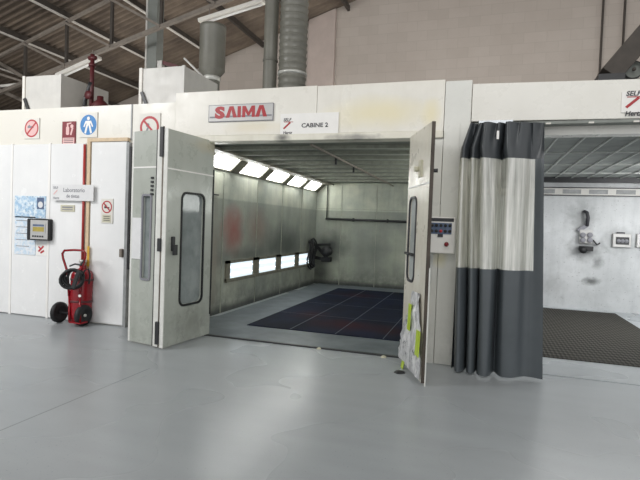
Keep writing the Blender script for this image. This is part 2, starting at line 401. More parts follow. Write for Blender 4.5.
# roof purlins
for x, lab in ((-11.79, 'steel purlin lowest on the roof slope, at the far left of the photo'),
               (-10.49, 'pale edged steel purlin running behind the metal box next to the red valve pipe'),
               (-9.19, 'pale edged steel purlin passing just above the red valve pipe'),
               (-7.87, 'pale edged steel purlin crossing behind the square grey duct'),
               (-6.55, 'dark steel purlin ending at the block wall beside the short capped duct'),
               (-5.22, 'dark steel purlin hidden mostly behind the slim round duct'),
               (-3.9, 'dark steel purlin ending at the wall top right of the ribbed duct')):
    t = thing('roof_purlin', lab, 'roof beam', (x, -2, rz(x)))
    MB().box(x-.03, x+.03, -12, 8, rz(x)-.10, rz(x)+.03).build('web', 'steel_dark', t)
    MB().box(x-.035, x+.035, -12, 8, rz(x)-.125, rz(x)-.10).build('flange', 'steel_light' if x < -7 else 'steel_dark', t)  # lit edges of the left purlins put in as a paler flange
# lattice truss
TY = 3.1
def bz(x): return 4.997+.262*(x+9.197)
t = thing('roof_truss', 'sloping steel lattice truss with posts and diagonals under the brown roof', 'roof truss', (-9, TY, bz(-9)))
MB().bar((-14, TY, rz(-14)-.2), (2, TY, rz(2)-.2), .06, .06).build('top_chord', 'steel_mid', t)
MB().bar((-13.5, TY, bz(-13.5)), (2, TY, bz(2)), .08, .075).build('bottom_chord', 'steel_mid', t)
nodes = [-11.79, -10.37, -9.16, -7.92, -6.65, -5.35, -4.0, -2.7]
for x in nodes: MB().bar((x, TY, bz(x)), (x, TY, rz(x)-.2), .06, .06, (0, 1, 0)).build('post', 'steel_dark', t)
for x, y in zip(nodes, nodes[1:]):
    MB().bar((x, TY-.05, rz(x)-.25), (y, TY-.05, bz(y)), .035, .05).build('diagonal', 'steel_mid', t)
# pale tie pipe and struts at far left
a = at(-12, 87.5, 3.2); c = at(26, 83.5, 3.2)
tag(MB().tube([a, c], .035).build('tie_pipe', 'steel_light', origin=a), 'thin white horizontal tie pipe reaching the metal box at the left edge', 'pipe')
for (p, q, lab) in (((-10, 57), (25, 78), 'pale thin steel brace above the white tie pipe'), ((-14, 84), (24, 101), 'dull steel brace below the white tie pipe')):
    a = at(*p, 3.6); c = at(*q, 3.6)
    tag(MB().bar(a, c, .06, .08).build('roof_brace', 'steel_mid', origin=a), lab, 'roof beam')

# fluorescent battens clipped below the truss
def batten(p, q, lab):
    p, q = V(p), V(q); t = thing('fluorescent_batten', lab, 'ceiling light', p, 'fluorescent battens on the truss')
    d = (q-p).normalized()
    MB().bar(p, q, .16, .07).build('housing', 'steel_light', t)
    MB().tube([p+d*.05+V((0, 0, -.06)), q-d*.05+V((0, 0, -.06))], .022).build('tube', 'white', t)
    for k in (.15, .85):
        c = p.lerp(q, k); MB().bar(c, c+V((0, 0, .22)), .02, .02, (0, 1, 0)).build('hanger', 'steel_mid', t)
p = at(200, 21.5, 2.95); q = at(264, 1, 2.95); batten(p, q, 'long white unlit fluorescent batten above the short capped duct')
p = at(58, 76, 2.95); q = at(99, 57.5, 2.95); batten(p, q, 'grey fluorescent batten just above the metal box by the red valve pipe')

# ------------------------------------------------------------------ left service wall
LT = 3.235
wf = struct(MB().box(-9.5, -4.125, .04, .165, 0, LT).box(-9.5, -4.34, .165, 2.6, 0, LT).build('wall_front', 'fascia'))
for x0, x1 in ((-9.3, -8.3), (-8.28, -7.10), (-7.08, -6.345), (-6.325, -5.665)):
    o = MB().slab(FACE, rect(x0, x1, .01, 2.68), (), .03, .0).build('wall_panel', 'left_wall', wf, bevel=.006)
for x in (-7.09, -6.335): MB().box(x-.02, x+.02, -.008, .03, 0, 2.69).build('panel_rib', 'white', wf)
o = MB().box(-4.89, -4.87, .03, .05, 2.72, LT).build('fascia_seam', 'seam', wf)
dr = struct(MB().slab(FACE, rect(-5.55, -4.92, .02, 2.70), (), .03, .0).build('door_1', 'left_wall', bevel=.004))
MB().obox((-4.98, -.05, 1.02), (.05, 0, 0), (0, .05, 0), (0, 0, .12)).build('door_handle', 'steel_mid', dr, bevel=.01)
fr = MB(); fr.box(-5.615, -5.56, -.02, .04, 0, 2.70); fr.box(-5.615, -4.9, -.02, .04, 2.70, 2.75)
fr.build('door_frame', 'wood', dr)
MB().box(-4.915, -4.865, -.02, .04, 0, 2.68).build('door_post', 'seam', dr)
MB().box(-4.86, -4.83, -.015, .04, .85, 2.62).build('door_gasket', 'black', dr)
# red drop pipe
a = V((-5.655, -.025, .85)); tag(MB().tube([a, (-5.655, -.025, 2.66)], .019).build('riser_pipe', 'red_pipe', origin=a), 'thin red vertical pipe on the white wall beside the tan door frame', 'pipe')
a = V((-5.545, -.035, .85)); tag(MB().box(-5.56, -5.525, -.035, -.025, .85, 1.15).build('tape_strip', 'yellow', origin=a), 'short yellow tape strip on the tan door frame above the extinguisher', 'tape')

# ------------------------------------------------------------------ signs
def sgn(name, label, cat, mb, mats, px, py, Y=-.02): return tag(mb.build(name, mats, origin=at(px, py, Y)), label, cat)
def sfr(px, py, Y=0): q = at(px, py, Y); return Fr((q.x, Y, q.z), (1, 0, 0), (0, -1, 0))
BACK = .004
def board(b, fr, x0, x1, y0, y1, mat, d=.012): b.m = mat; b.slab(fr, rect(x0, x1, y0, y1), (), d+.0, d); b.c = d
def flat(b, fr, pts, mat, c): b.m = mat; b.poly([fr.p(x, y, c) for x, y in pts])
def ringf(b, fr, R, r, mat, c, n=28):
    b.m = mat
    for k in range(n):
        a0, a1 = 2*pi*k/n, 2*pi*(k+1)/n
        b.poly([fr.p(R*cos(a0), R*sin(a0), c), fr.p(R*cos(a1), R*sin(a1), c), fr.p(r*cos(a1), r*sin(a1), c), fr.p(r*cos(a0), r*sin(a0), c)])
def barf(b, fr, x0, y0, x1, y1, w, mat, c):
    d = V((x1-x0, y1-y0)).normalized()*w/2; flat(b, fr, [(x0-d.y, y0+d.x), (x1-d.y, y1+d.x), (x1+d.y, y1-d.x), (x0+d.y, y0-d.x)][::-1], mat, c)
# no smoking (first)
fr = sfr(32.3, 128.5, .037); b = MB(); board(b, fr, -.15, .15, -.16, .16, 0)
ringf(b, fr, .138, .115, 1, .014); flat(b, fr, circ(0, 0, .115), 3, .0135); barf(b, fr, -.085, -.085, .085, .085, .026, 1, .015); barf(b, fr, -.08, .02, .04, .02, .03, 2, .0142); barf(b, fr, -.07, .03, -.03, .05, .02, 2, .0143)
sgn('no_smoking_sign', 'round red and pink no smoking sign near the left edge on the cream fascia', 'sign', b, ['sign_back', 'sign_red', 'print_grey', 'sign_pink'], 32, 128)
# extinguisher sign
fr = sfr(69.3, 133.2, .037); b = MB(); board(b, fr, -.125, .125, -.175, .175, 0); flat(b, fr, rect(-.11, .11, -.06, .165), 1, .0135)
flat(b, fr, rrect(-.05, .01, -.03, .1, .025), 2, .0145); barf(b, fr, -.02, .09, -.02, .15, .03, 2, .0146); barf(b, fr, .04, -.03, .075, .08, .03, 2, .0147); flat(b, fr, circ(.06, .1, .03, 10), 2, .0148); barf(b, fr, -.02, .14, .05, .15, .018, 2, .0149)
flat(b, fr, rect(-.11, .11, -.165, -.07), 3, .0136)
for k in range(3): barf(b, fr, -.09, -.09-.026*k, .09, -.09-.026*k, .009, 4, .0146)
sgn('fire_extinguisher_sign', 'dark red square fire extinguisher sign with a text strip beside the blue walkway sign', 'sign', b, ['sign_darkred', 'sign_darkred', 'sign_pink', 'sign_pink', 'print_dark'], 69, 133)
# pedestrian sign
fr = sfr(89, 125, .037); b = MB(); board(b, fr, -.16, .16, -.185, .185, 0); flat(b, fr, circ(0, 0, .15), 1, .0135)
flat(b, fr, circ(0, .095, .027, 14), 2, .0145); flat(b, fr, [(-.045, .06), (-.03, -.01), (.03, -.01), (.045, .06)], 2, .0146)
barf(b, fr, -.02, 0, -.055, -.125, .034, 2, .0147); barf(b, fr, .02, 0, .055, -.125, .034, 2, .0148); barf(b, fr, -.04, .055, -.08, -.03, .024, 2, .0149); barf(b, fr, .04, .055, .08, -.03, .024, 2, .015)
sgn('walkway_sign', 'round blue sign with a white walking person on the cream fascia', 'sign', b, ['sign_back', 'sign_blue', 'white'], 89, 125)
# no entry / flames sign
fr = sfr(150, 127.5, .037); b = MB(); board(b, fr, -.175, .175, -.2, .2, 0); ringf(b, fr, .16, .125, 1, .014); barf(b, fr, -.1, .1, .1, -.1, .03, 1, .015)
barf(b, fr, -.02, .0, -.06, -.08, .03, 2, .0142); barf(b, fr, .01, -.04, .05, -.1, .03, 2, .0143); flat(b, fr, circ(-.03, .03, .03, 12), 2, .0144)
sgn('prohibition_sign', 'round white and red prohibition sign on the fascia just above the folded door leaf', 'sign', b, ['sign_back', 'sign_red', 'print_grey'], 150, 127)
# small no smoking with caption
fr = sfr(107.5, 207); b = MB(); board(b, fr, -.105, .105, -.24, .12, 0); ringf(b, fr, .092, .074, 1, .014); barf(b, fr, -.06, .06, .06, -.06, .02, 1, .015); barf(b, fr, -.045, -.01, .045, -.01, .02, 2, .0142); barf(b, fr, -.04, .0, -.01, .03, .02, 2, .0143)
flat(b, fr, rect(-.075, .075, -.225, -.115), 3, .0136)
b.m = 2
for k in range(3): barf(b, fr, -.055, -.14-.028*k, .055, -.14-.028*k, .008, 2, .0146)
sgn('no_smoking_label', 'small no smoking label with a pale caption on the white door', 'sign', b, ['sign_back', 'sign_red', 'print_dark', 'beige'], 107, 207)
# logo helper
def logo(b, fr, x, y, s, red, dark):
    b.m = dark; b.text(fr, 'SELF', x-.5*s, y+.42*s, .42*s, .0145, 1.0, .012*s, .2); b.text(fr, 'Hertz', x-.5*s, y-.85*s, .42*s, .0145, .95, .012*s, .2)
    barf(b, fr, x-.45*s, y-.32*s, x+.25*s, y+.3*s, .17*s, red, .0146); barf(b, fr, x-.42*s, y+.34*s, x+.55*s, y+.34*s, .06*s, red, .0147)
# laboratory notice
fr = sfr(72.5, 192.7, -.046); b = MB(); board(b, fr, -.39, .39, -.12, .12, 0, .006)
b.m = 2; b.text(fr, 'Laboratorio', -.17, .01, .088, .008, .95, .001); b.text(fr, 'de tintas', -.11, -.075, .075, .008, .95, .001)
b.text(fr, 'SELF', -.36, .055, .05, .008, 1, .001); b.text(fr, 'Hertz', -.36, -.1, .05, .008, 1, .001); barf(b, fr, -.35, -.03, -.28, .035, .018, 1, .0085)
sgn('paper_sign', 'white paper notice with grey lettering taped across the wall panel and door frame', 'notice', b, ['paper', 'sign_pink', 'print_grey'], 72, 192, -.046)
fr = sfr(68, 208.3); b = MB(); board(b, fr, -.13, .13, -.05, .05, 0); barf(b, fr, -.1, .015, .1, .015, .02, 1, .0135); barf(b, fr, -.1, -.02, .1, -.02, .012, 1, .0136)
sgn('label_plate', 'small beige label plate under the white paper notice', 'label', b, ['beige', 'print_grey'], 68, 208)
# posters
fr = sfr(30.5, 207); b = MB(); board(b, fr, -.31, .31, -.17, .17, 0, .01); flat(b, fr, rect(.14, .28, -.03, .15), 1, .0115); flat(b, fr, circ(.21, .04, .05, 10), 2, .0125)
sgn('picture_poster', 'blue printed poster on the white panel above the pale map sheet', 'poster', b, ['poster', 'screen_blue', 'paper'], 30, 207, -.01)
fr = sfr(25, 231.5); b = MB(); board(b, fr, -.2, .22, -.36, .235, 0, .01)
for k in range(5): barf(b, fr, -.17, .17-.1*k, .1, .17-.1*k, .01, 1, .0115)
sgn('map_sheet', 'pale blue map sheet pinned below the blue poster, beside the touch panel', 'poster', b, ['map', 'print_grey'], 25, 231, -.01)
fr = sfr(42, 248.5); b = MB(); board(b, fr, -.1, .1, -.11, .07, 0, .008)
barf(b, fr, -.06, -.05, .04, .04, .03, 1, .0095); barf(b, fr, -.02, -.07, .05, -.03, .03, 1, .0096); barf(b, fr, -.06, .03, .0, -.02, .025, 1, .0097)
sgn('red_sticker', 'white sticker with a small red mark under the touch panel', 'sticker', b, ['white', 'sign_red'], 42, 248, -.01)
# touch panel
t = thing('touch_panel', 'black framed control touch panel with a silver face on the white wall panel', 'control panel', (-6.46, -.1, 1.2))
fr = Fr((-6.43, -.10, 1.365), (1, .16, 0), (.16, -1, 0))
MB().slab(fr, rrect(-.19, .19, -.165, .165, .02), (), .07, 0).build('housing', 'black', t)
MB().slab(fr, rect(-.125, .165, -.145, .145), (), .01, .011).build('front_plate', 'sign_grey', t)
b = MB().slab(fr, rect(-.1, .13, -.05, .09), (), .006, .017); b.m = 1; flat(b, fr, rect(-.08, .11, -.03, .04), 1, .019); flat(b, fr, rect(-.08, .11, .05, .08), 2, .0191)
b.build('screen', ['sign_grey', 'screen_yellow', 'screen_blue'], t)
b = MB()
for k in range(5): b.slab(fr, rect(-.09+.04*k, -.065+.04*k, -.115, -.09), (), .006, .017)
b.build('key_row', 'print_dark', t)

# ------------------------------------------------------------------ wheeled extinguisher
ex = thing('wheeled_fire_extinguisher', 'red wheeled fire extinguisher with black hose leaning by the white door', 'fire extinguisher', (-5.66, -.16, 0))
def lean(x, y, z): return V((-5.66+x, -.18+y+.05*z, z))
b = MB(); c0 = V((-5.585, -.12, .03)); ax = V((0, .04, 1))
b.lathe(c0, ax, [(0, 0), (.11, .0), (.15, .04), (.155, .1), (.155, .66), (.15, .71), (.12, .76), (.06, .79), (.045, .8), (.045, .84), (0, .84)], 28)
b.build('cylinder', 'red', ex)
for h in (.3, .62): MB().lathe(c0, ax, [(.154, h-.005), (.16, h), (.16, h+.025), (.154, h+.03)], 28).build('band', 'red_dark', ex)
MB().lathe(c0+V((0, .03, .82)), ax, [(0, 0), (.04, 0), (.04, .06), (.055, .06), (.055, .1), (0, .1)], 14).build('valve', 'ring', ex)
hl = [at(x, y, -.24) for x, y in ((69, 296), (67.5, 272), (63, 258), (62.5, 253.5), (64.5, 250.5), (74, 250), (83.5, 250.5), (85.5, 253.5), (85, 258), (81, 272), (80, 296))]
MB().tube(hl, .017, 10).build('handle', 'red', ex)
b = MB()
for x in (69.3, 80): b.tube([at(x, 296, -.24), at(x, 322, -.3)], .016)
b.tube([at(69.3, 300, -.24), at(80, 300, -.24)], .012); b.obox(at(69, 323, -.33), (.2, 0, 0), (0, .14, 0), (0, 0, .02)); b.build('frame', 'red', ex)
# axle, wheels
wl = V((-5.92, -.17, .155)); wr = V((-5.45, -.2, .155))
MB().tube([wl, wr], .015).build('axle', 'dark', ex)
for c, sg in ((wl, 1), (wr, 1)):
    w = MB().lathe(c-V((.035, 0, 0)), (1, 0, 0), [(.09, 0), (.135, 0), (.152, .012), (.155, .035), (.152, .058), (.135, .07), (.09, .07), (.085, .055), (.0, .055)], 30).build('wheel', 'black', ex)
    MB().lathe(c+V((.02, 0, 0)), (1, 0, 0), [(0, .026), (.018, .024), (.022, .012), (.022, 0)], 14).build('hub', 'ring' if c is wr else 'dark', w)
hp = []
cc = at(73, 279, -.34)
for i in range(85):
    a = 2*pi*i/20; rr = .135+.014*sin(i*.7)-.012*(i//28); hp.append(cc + V((.86, .5, 0))*rr*cos(a) + V((0, 0, 1))*(rr*1.05)*sin(a) + V((0, .022*(i/20-2), 0)))
MB().tube(hp, .021, 8).build('hose', 'black', ex)
MB().tube([at(82, 277, -.3), at(85, 270, -.3), at(88.5, 269, -.25), at(90, 275, -.2), at(89, 284, -.2)], .012, 8).build('feed_hose', 'dark', ex)
MB().tube([at(70, 266, -.36), at(75, 264, -.38), at(81, 265, -.38), at(84, 260, -.36)], [.012, .012, .016, .008], 8).build('nozzle', 'dark', ex)
MB().bar(at(73, 288, -.4), at(79, 271, -.4), .03, .05).build('discharge_horn', 'dark', ex)
fr = Fr(at(79.5, 296, -.31), (1, .3, 0), (.3, -1, 0)); MB().slab(fr, circ(0, 0, .02, 14), (), .01, 0).build('gauge', 'white', ex)

# ------------------------------------------------------------------ main booth
bo = thing('spray_booth', 'large cream spray booth with lit interior and folding doors standing open', 'spray booth', (-2.2, 0, 0))
ZT = 3.345
b = MB().box(-4.12, -2.05, -.01, .16, 2.75, ZT+.008).box(-2.045, -.475, -.01, .16, 2.75, ZT); b.build('header_panel', 'header', bo, bevel=.006)
MB().box(-4.12, -.475, -.03, .2, 2.665, 2.748).build('header_lip', 'lip', bo, bevel=.008)
MB().box(-4.115, -3.60, 0, .16, 0, 2.66).build('jamb', 'jamb', bo)
MB().box(-.80, -.475, 0, .16, 0, 2.66).build('jamb', 'column', bo)
MB().box(-.47, -.172, -.005, .2, 0, 3.325).build('corner_post', 'column', bo, bevel=.006)
MB().box(-.30, -.288, -.012, 0, 0, 2.84).build('post_seam', 'column', bo)
MB().box(-4.12, -.2, .17, 6.85, 2.86, 3.28).build('plenum', 'galv_dark', bo)
# walls
MB().box(BX0-.06, BX0, .17, BY1+.06, 0, 2.85).build('side_wall', 'in_left', bo)
MB().box(BX1, BX1+.05, .2, BY1+.06, 0, 2.85).build('side_wall', 'in_back', bo)
MB().box(BX0, BX1, BY1, BY1+.06, 0, 2.85).build('back_wall', 'in_back', bo)
for y in (1.65, 3.02, 4.33, 5.6): MB().box(BX0, BX0+.012, y-.008, y+.008, 0, 2.46).build('wall_seam', 'tbar', bo)
for x in (-3.55, -2.6, -1.7): MB().box(x-.007, x+.007, BY1-.012, BY1, 0, 2.66).build('wall_seam', 'tbar', bo)
MB().box(BX0, BX1, BY1-.012, BY1, 2.02, 2.035).build('wall_seam', 'tbar', bo)
# ceiling
MB().box(-4.02, BX1, .2, BY1, CZ+.02, CZ+.05).build('filter_ceiling', 'filter', bo)
for i, y in enumerate((.75, 1.3, 1.85, 2.45, 3.05, 3.7, 4.4, 5.1, 5.8)):
    MB().box(-4.0, BX1, y-.022, y+.022, CZ-.03, CZ+.025).build('ceiling_bar', 'tbar', bo)
MB().box(-2.21, -2.185, .25, BY1, CZ-.06, CZ-.035).build('ceiling_rail', 'steel_mid', bo)
for y in (1.77, 2.95): MB().bar((-2.29, y, CZ), (-2.29, y, CZ-.12), .03, .03, (0, 1, 0)).build('ceiling_hook', 'dark', bo)
MB().box(-4.0, -3.78, .2, BY1, CZ-.045, CZ-.01).build('soffit_board', 'tube_frame', bo)
# upper lamp bank, tilted across the ceiling corner
LP0, LP1 = V((-4.0, 0, 2.70)), V((-4.25, 0, 2.47))
nn = V((.23, 0, -.25)).normalized()
def lampf(y, k, c=0): q = LP0.lerp(LP1, k); return V((q.x, y, q.z))+nn*c
b = MB(); Ys = [(.98, 1.82), (2.14, 3.02), (3.32, 4.2), (4.48, 5.33), (5.6, 6.5)]
edges = [.2]+[v for q in Ys for v in q]+[BY1]
for i in range(0, len(edges), 2): b.obox(lampf(edges[i], 0, -.03), (0, edges[i+1]-edges[i], 0), lampf(0, 1)-lampf(0, 0), nn*.05)
b.obox(lampf(.2, 0, -.03), (0, BY1-.2, 0), (lampf(0, 1)-lampf(0, 0))*.08, nn*.05); b.obox(lampf(.2, .92, -.03), (0, BY1-.2, 0), (lampf(0, 1)-lampf(0, 0))*.08, nn*.05)
b.build('lamp_frame', 'tube_frame', bo)
for i, (y0, y1) in enumerate(Ys):
    lp = MB().obox(lampf(y0, .05, -.02), (0, y1-y0, 0), (lampf(0, 1)-lampf(0, 0))*.9, nn*.012).build('light_panel', 'lamp_glass', bo)
    for k in (.35, .65): MB().tube([lampf(y0+.03, k, .002), lampf(y1-.03, k, .002)], .014, 8).build('lamp_tube', 'tube', lp)
# lower lamp bank
low = [(1.93, 2.87), (3.15, 4.02), (4.31, 5.18), (5.46, 6.36)]
b = MB(); e = [1.78]+[v for q in low for v in q]+[6.5]
for i in range(0, len(e), 2): b.box(BX0, BX0+.03, e[i], e[i+1], .54, .9)
b.box(BX0, BX0+.03, 1.78, 6.5, .85, .9); b.box(BX0, BX0+.05, 1.78, 6.5, .52, .58); b.build('lamp_frame', 'tube_frame', bo)
for y0, y1 in low:
    lp = MB().box(BX0, BX0+.015, y0, y1, .58, .85).build('light_panel', 'lamp_glass_low', bo)
    for z in (.65, .78): MB().tube([(BX0+.02, y0+.03, z), (BX0+.02, y1-.03, z)], .012, 8).build('lamp_tube', 'tube_low', lp)
# inner service door on the left wall
sd = MB().box(BX0, BX0+.03, .55, 1.42, .05, 2.02).build('service_door', 'in_left', bo)
MB().box(BX0+.03, BX0+.04, 1.24, 1.27, .45, 1.6).build('gasket', 'black', sd); MB().box(BX0, BX0+.045, 1.1, 1.42, 2.02, 2.04).build('door_closer', 'dark', sd)
# floor
MB().box(-4.12, BX1, .07, BY1, .0, .012).build('floor_plate', 'plate', bo)
MB().box(-3.36, -.5, .9, 6.05, .01, .022).build('floor_grating', 'navy', bo)
for x in (-2.65, -1.95, -1.25): MB().box(x-.006, x+.006, .9, 6.05, .02, .024).build('grating_joint', 'joint', bo)
for y in (2.2, 3.5, 4.8): MB().box(-3.36, -.5, y-.005, y+.005, .02, .023).build('grating_joint', 'joint', bo)
MB().box(-3.6, -.8, .045, .09, .0, .018).build('threshold', 'dark', bo)
# doors
def leaf(fr, L, z0, z1, th, win, mat, edge, name='door_leaf', step=2.0, r=.08, gm='black', pm='glass', gw=.025):
    outer = rect(0, L, z0, z1); w = rrect(*win, r)
    o = MB().slab(fr, outer, [w], th, 0).build(name, mat, bo, bevel=.004)
    g = rrect(win[0]-gw, win[1]+gw, win[2]-gw, win[3]+gw, r+.02)
    MB().slab(fr, g, [w], .02, .012).build('window_gasket', gm, o)
    MB().slab(fr, w, (), .012, -th/2).build('window_pane', pm, o)
    MB().slab(fr, rect(0, L, step, step+.018), (), .004, .004).build('panel_joint', edge, o)
    return o
fB = Fr((-3.635, -.845, 0), (.085, .945, 0), (.945, -.085, 0))
x0, y1_ = fB.hit(180, 196); x1, y0_ = fB.hit(203, 300); y1_ = fB.hit(191, 192)[1]; y0_ = fB.hit(191, 305)[1]
oB = leaf(fB, .95, .02, 2.69, .055, (x0+.05, x1-.05, y0_+.03, y1_-.03), 'door', 'white', step=fB.hit(180, 171)[1])
b = MB(); a, z = fB.hit(172, 247)
b.slab(fB, rect(a-.025, a+.025, z-.05, z+.13), (), .03, .03); b.obox(fB.p(a-.03, z-.1, .03), fB.u*.07, fB.w*.13, fB.n*.03); b.build('latch', 'dark', oB, bevel=.008)
MB().slab(fB, rect(-.012, .0, .02, 2.69), (), .055, .0).build('edge_strip', 'door_white', oB)
MB().slab(fB, rect(.93, .95, .3, 2.3), (), .02, .01).build('edge_gasket', 'black', oB)
fA = Fr((-3.74, -.81, 0), (-.98, .19, 0), (-.19, -.98, 0))
wx0, wz1 = fA.hit(151, 196); wx1, wz0 = fA.hit(141.5, 278)
oA = leaf(fA, .50, .02, 2.69, .06, (wx0, wx1, wz0, wz1), 'door', 'white', r=.02, gm='print_grey', step=fA.hit(145, 168)[1])
MB().slab(fA, rect(.50, .53, .02, 2.69), (), .06, .0).build('edge_strip', 'door_white', oA)
MB().slab(fA, rect(-.01, .075, .02, 2.69), (), .008, .012).build('edge_strip', 'door_white', oA)
MB().slab(fA, rect(.078, .09, .02, 2.69), (), .006, .012).build('edge_gasket', 'dark', oA)
a, z = fA.hit(136, 235); MB().slab(fA, rect(a-.02-.08, a+.06, z-.3, z+.22), (), .012, .012).build('notice_sheet', 'paper', oA)
b = MB(); a, z = fA.hit(152.5, 187)
for k in range(5): b.slab(fA, rect(a-.02, a+.02, z-.1+.05*k, z-.075+.05*k), (), .015, .015)
b.build('vent_slot', 'dark', oA)
# hinge posts between the two leaves
b = MB(); b.tube([(-3.715, -.83, .02), (-3.715, -.83, 2.72)], .012, 10); b.build('hinge_rod', 'steel_mid', oB)
for z, h in ((2.35, .36), (.06, .28), (1.2, .16)):
    MB().obox((-3.745, -.87, z), (.05, 0, 0), (0, .03, 0), (0, 0, h)).build('hinge', 'dark', oB, bevel=.006)
# right leaf
fR = Fr((-.845, -.09, 0), (.365, -.93, 0), (-.93, -.365, 0))
wx0 = fR.hit(408.7, 230)[0]; wx1 = fR.hit(416.3, 230)[0]; wz1 = fR.hit(412.5, 199)[1]; wz0 = fR.hit(413, 281)[1]
oR = leaf(fR, .90, .03, 2.67, .03, (wx0+.03, wx1-.03, wz0, wz1), 'door_warm', 'white', pm='glass_pale', gm='print_dark',  step=fR.hit(420, 186)[1])
MB().slab(fR, rect(.90, .912, .03, 2.67), (), .036, .0).build('edge_strip', 'door_edge', oR)
MB().slab(fR, rect(.88, .915, .0, 1.2), (), .012, -.032).build('edge_gasket', 'door_white', oR)
a, z = fR.hit(421, 169); b = MB(); b.slab(fR, rect(a-.04, a+.07, z-.09, z+.09), (), .02, .02); b.tube([fR.p(a-.02, z, .02), fR.p(a-.02, z, .07)], .028); b.build('latch', 'beige', oR)
MB().tube([fR.p(.88, z-.05, -.03), fR.p(.9, z-.05, -.08)], .02).build('bolt', 'dark', oR)
MB().tube([fR.p(wx0, fR.hit(412, 254)[1], .03), fR.p(wx1, fR.hit(412, 254)[1], .03)], .016).build('pull_bar', 'dark', oR)
# latch bar on the jamb
a0, a1 = at(430.5, 254, -.01), at(430.5, 281, -.01)
b = MB().box(a0.x-.05, a0.x+.03, -.02, 0, a1.z-.03, a0.z+.02).build('latch_plate', 'jamb', bo)
MB().tube([(a0.x-.01, -.05, a1.z+.03), (a0.x-.01, -.05, a0.z-.02)], .014).build('latch_bar', 'dark', bo)

# masking film taped on the right leaf
fl = thing('masking_film', 'crumpled silver plastic film with lime tape on the lower right door leaf', 'plastic film', (fR.p(.4, .02, .02)))
b = MB(); NX, NZ = 14, 24; g = []
for j in range(NZ+1):
    z = .06+.86*j/NZ; lo = .0+.52*max(0, (z-.25)/.67); hi = .9-.12*max(0, (z-.45)/.5)
    row = []
    for i in range(NX+1):
        a = lo+(hi-lo)*i/NX; d = .012+.035*noise.noise(V((a*7, z*5, 3)))+.02*noise.noise(V((a*19, z*15, 1)))
        bul = .05*max(0, 1-abs(z-.3)/.3)*sin(pi*i/NX)
        row.append(fR.p(a, z, max(.012, d+bul+.01)))
    g.append(b.add(row))
for p, q in zip(g, g[1:]):
    for i in range(NX): b.face([p+i, p+i+1, q+i+1, q+i], True)
b.build('film_sheet', 'film', fl)
for (xa, ya, xb, yb, w) in ((414, 304, 413, 330, .11), (422.5, 331, 421.5, 356, .14), (407, 361, 406, 369, .1)):
    p = fR.hit(xa, ya); q = fR.hit(xb, yb); b = MB()
    b.obox(fR.p(p[0]-w/2, p[1], .04), fR.p(q[0], q[1], .05)-fR.p(p[0], p[1], .04), fR.u*w, fR.n*.006); b.build('lime_tape', 'lime', fl)
# rags on the floor
for (x, y, s, lab) in ((399.5, 372.5, .06, 'small dark scrap on the floor beside the open right door leaf'), (383.5, 357.3, .035, 'tiny pale scrap of debris on the booth threshold near the right door leaf'), (319, 349, .03, 'tiny pale crumb of debris midway along the booth threshold')):
    d = ray(x, y); tt = -CAM.z/d.z; c = CAM+d*tt; b = MB(); k = 10
    r = [b.add([c+V((s*q*cos(2*pi*i/k)*(1+.3*sin(i*2.3)), s*q*sin(2*pi*i/k)*(1+.3*cos(i*1.7)), .022*h+.001)) for i in range(k)]) for q, h in ((1, 0), (.8, .6), (.3, 1))]
    for p, q in zip(r, r[1:]):
        for i in range(k): b.face([p+i, p+(i+1) % k, q+(i+1) % k, q+i], True)
    b.face([r[-1]+i for i in range(k)])
    tag(b.build('floor_scrap', 'dark' if s > .05 else 'beige', origin=c), lab, 'debris')

# name plate and cabin sign on the header
q = at(240.5, 112.7, -.02); fr = Fr((q.x, -.013, q.z), (1, 0, 0), (0, -1, 0)); b = MB(); W, H = .475, .113
b.m = 0; b.slab(fr, rect(-W, W, -H, H), (), .015, .015); flat(b, fr, rect(-W+.008, W-.008, -H+.008, H-.008), 3, .0155)
barf(b, fr, -W+.02, -.052, -.34, -.052, .022, 2, .0165); barf(b, fr, -.33, -.047, W-.02, -.047, .022, 2, .0163)
b.m = 1; b.text(fr, 'S', -.37, -.06, .2, .0175, 1.45, .013)
def lam(x, w, h=.15, t=.05): 
    flat(b, fr, [(x, -.063), (x+t*1.15, -.063), (x+w/2+t*.25, -.063+h), (x+w/2-t*.6, -.063+h)], 1, .0176)
    flat(b, fr, [(x+w-t*1.15, -.063), (x+w, -.063), (x+w/2+t*.6, -.063+h), (x+w/2-t*.25, -.063+h)], 1, .0177)
lam(-.215, .17); flat(b, fr, rect(-.04, .01, -.063, .085), 1, .0176)
for x in (.03, .17): flat(b, fr, rect(x, x+.045, -.063, .085), 1, .0176)
flat(b, fr, [(.03, .085), (.08, .085), (.135, -.02), (.115, -.05)], 1, .0178); flat(b, fr, [(.165, .085), (.215, .085), (.13, -.05), (.11, -.02)], 1, .0179)
lam(.22, .17)
sgn('name_plate', 'grey plate with bold red SAIMA lettering on the booth header', 'sign', b, ['print_grey', 'logo_red', 'print_grey', 'sign_grey'], 240, 112)
q = at(309, 125, -.02); fr = Fr((q.x, -.013, q.z), (1, 0, 0), (0, -1, 0)); b = MB(); b.m = 0; b.slab(fr, rect(-.39, .39, -.15, .15), (), .013, .013)
logo(b, fr, -.285, 0, .13, 1, 2); b.m = 2; b.text(fr, 'CABINE 2', -.10, -.03, .075, .0145, 1.12, .002)
sgn('cabin_sign', 'white board lettered CABINE 2 right of the red lettered name plate', 'sign', b, ['white', 'logo_red', 'print_dark'], 309, 125)

q = at(621.3, 102.5, -.02); fr = Fr((q.x, -.021, q.z), (1, 0, 0), (0, -1, 0)); b = MB(); b.m = 0; b.slab(fr, rect(0, .44, -.108, .108), (), .012, .012)
logo(b, fr, .118, -.005, .165, 1, 2)
sgn('company_sign', 'white sign with a red slash on the right bay header', 'sign', b, ['white', 'logo_red', 'print_dark'], 622, 102)

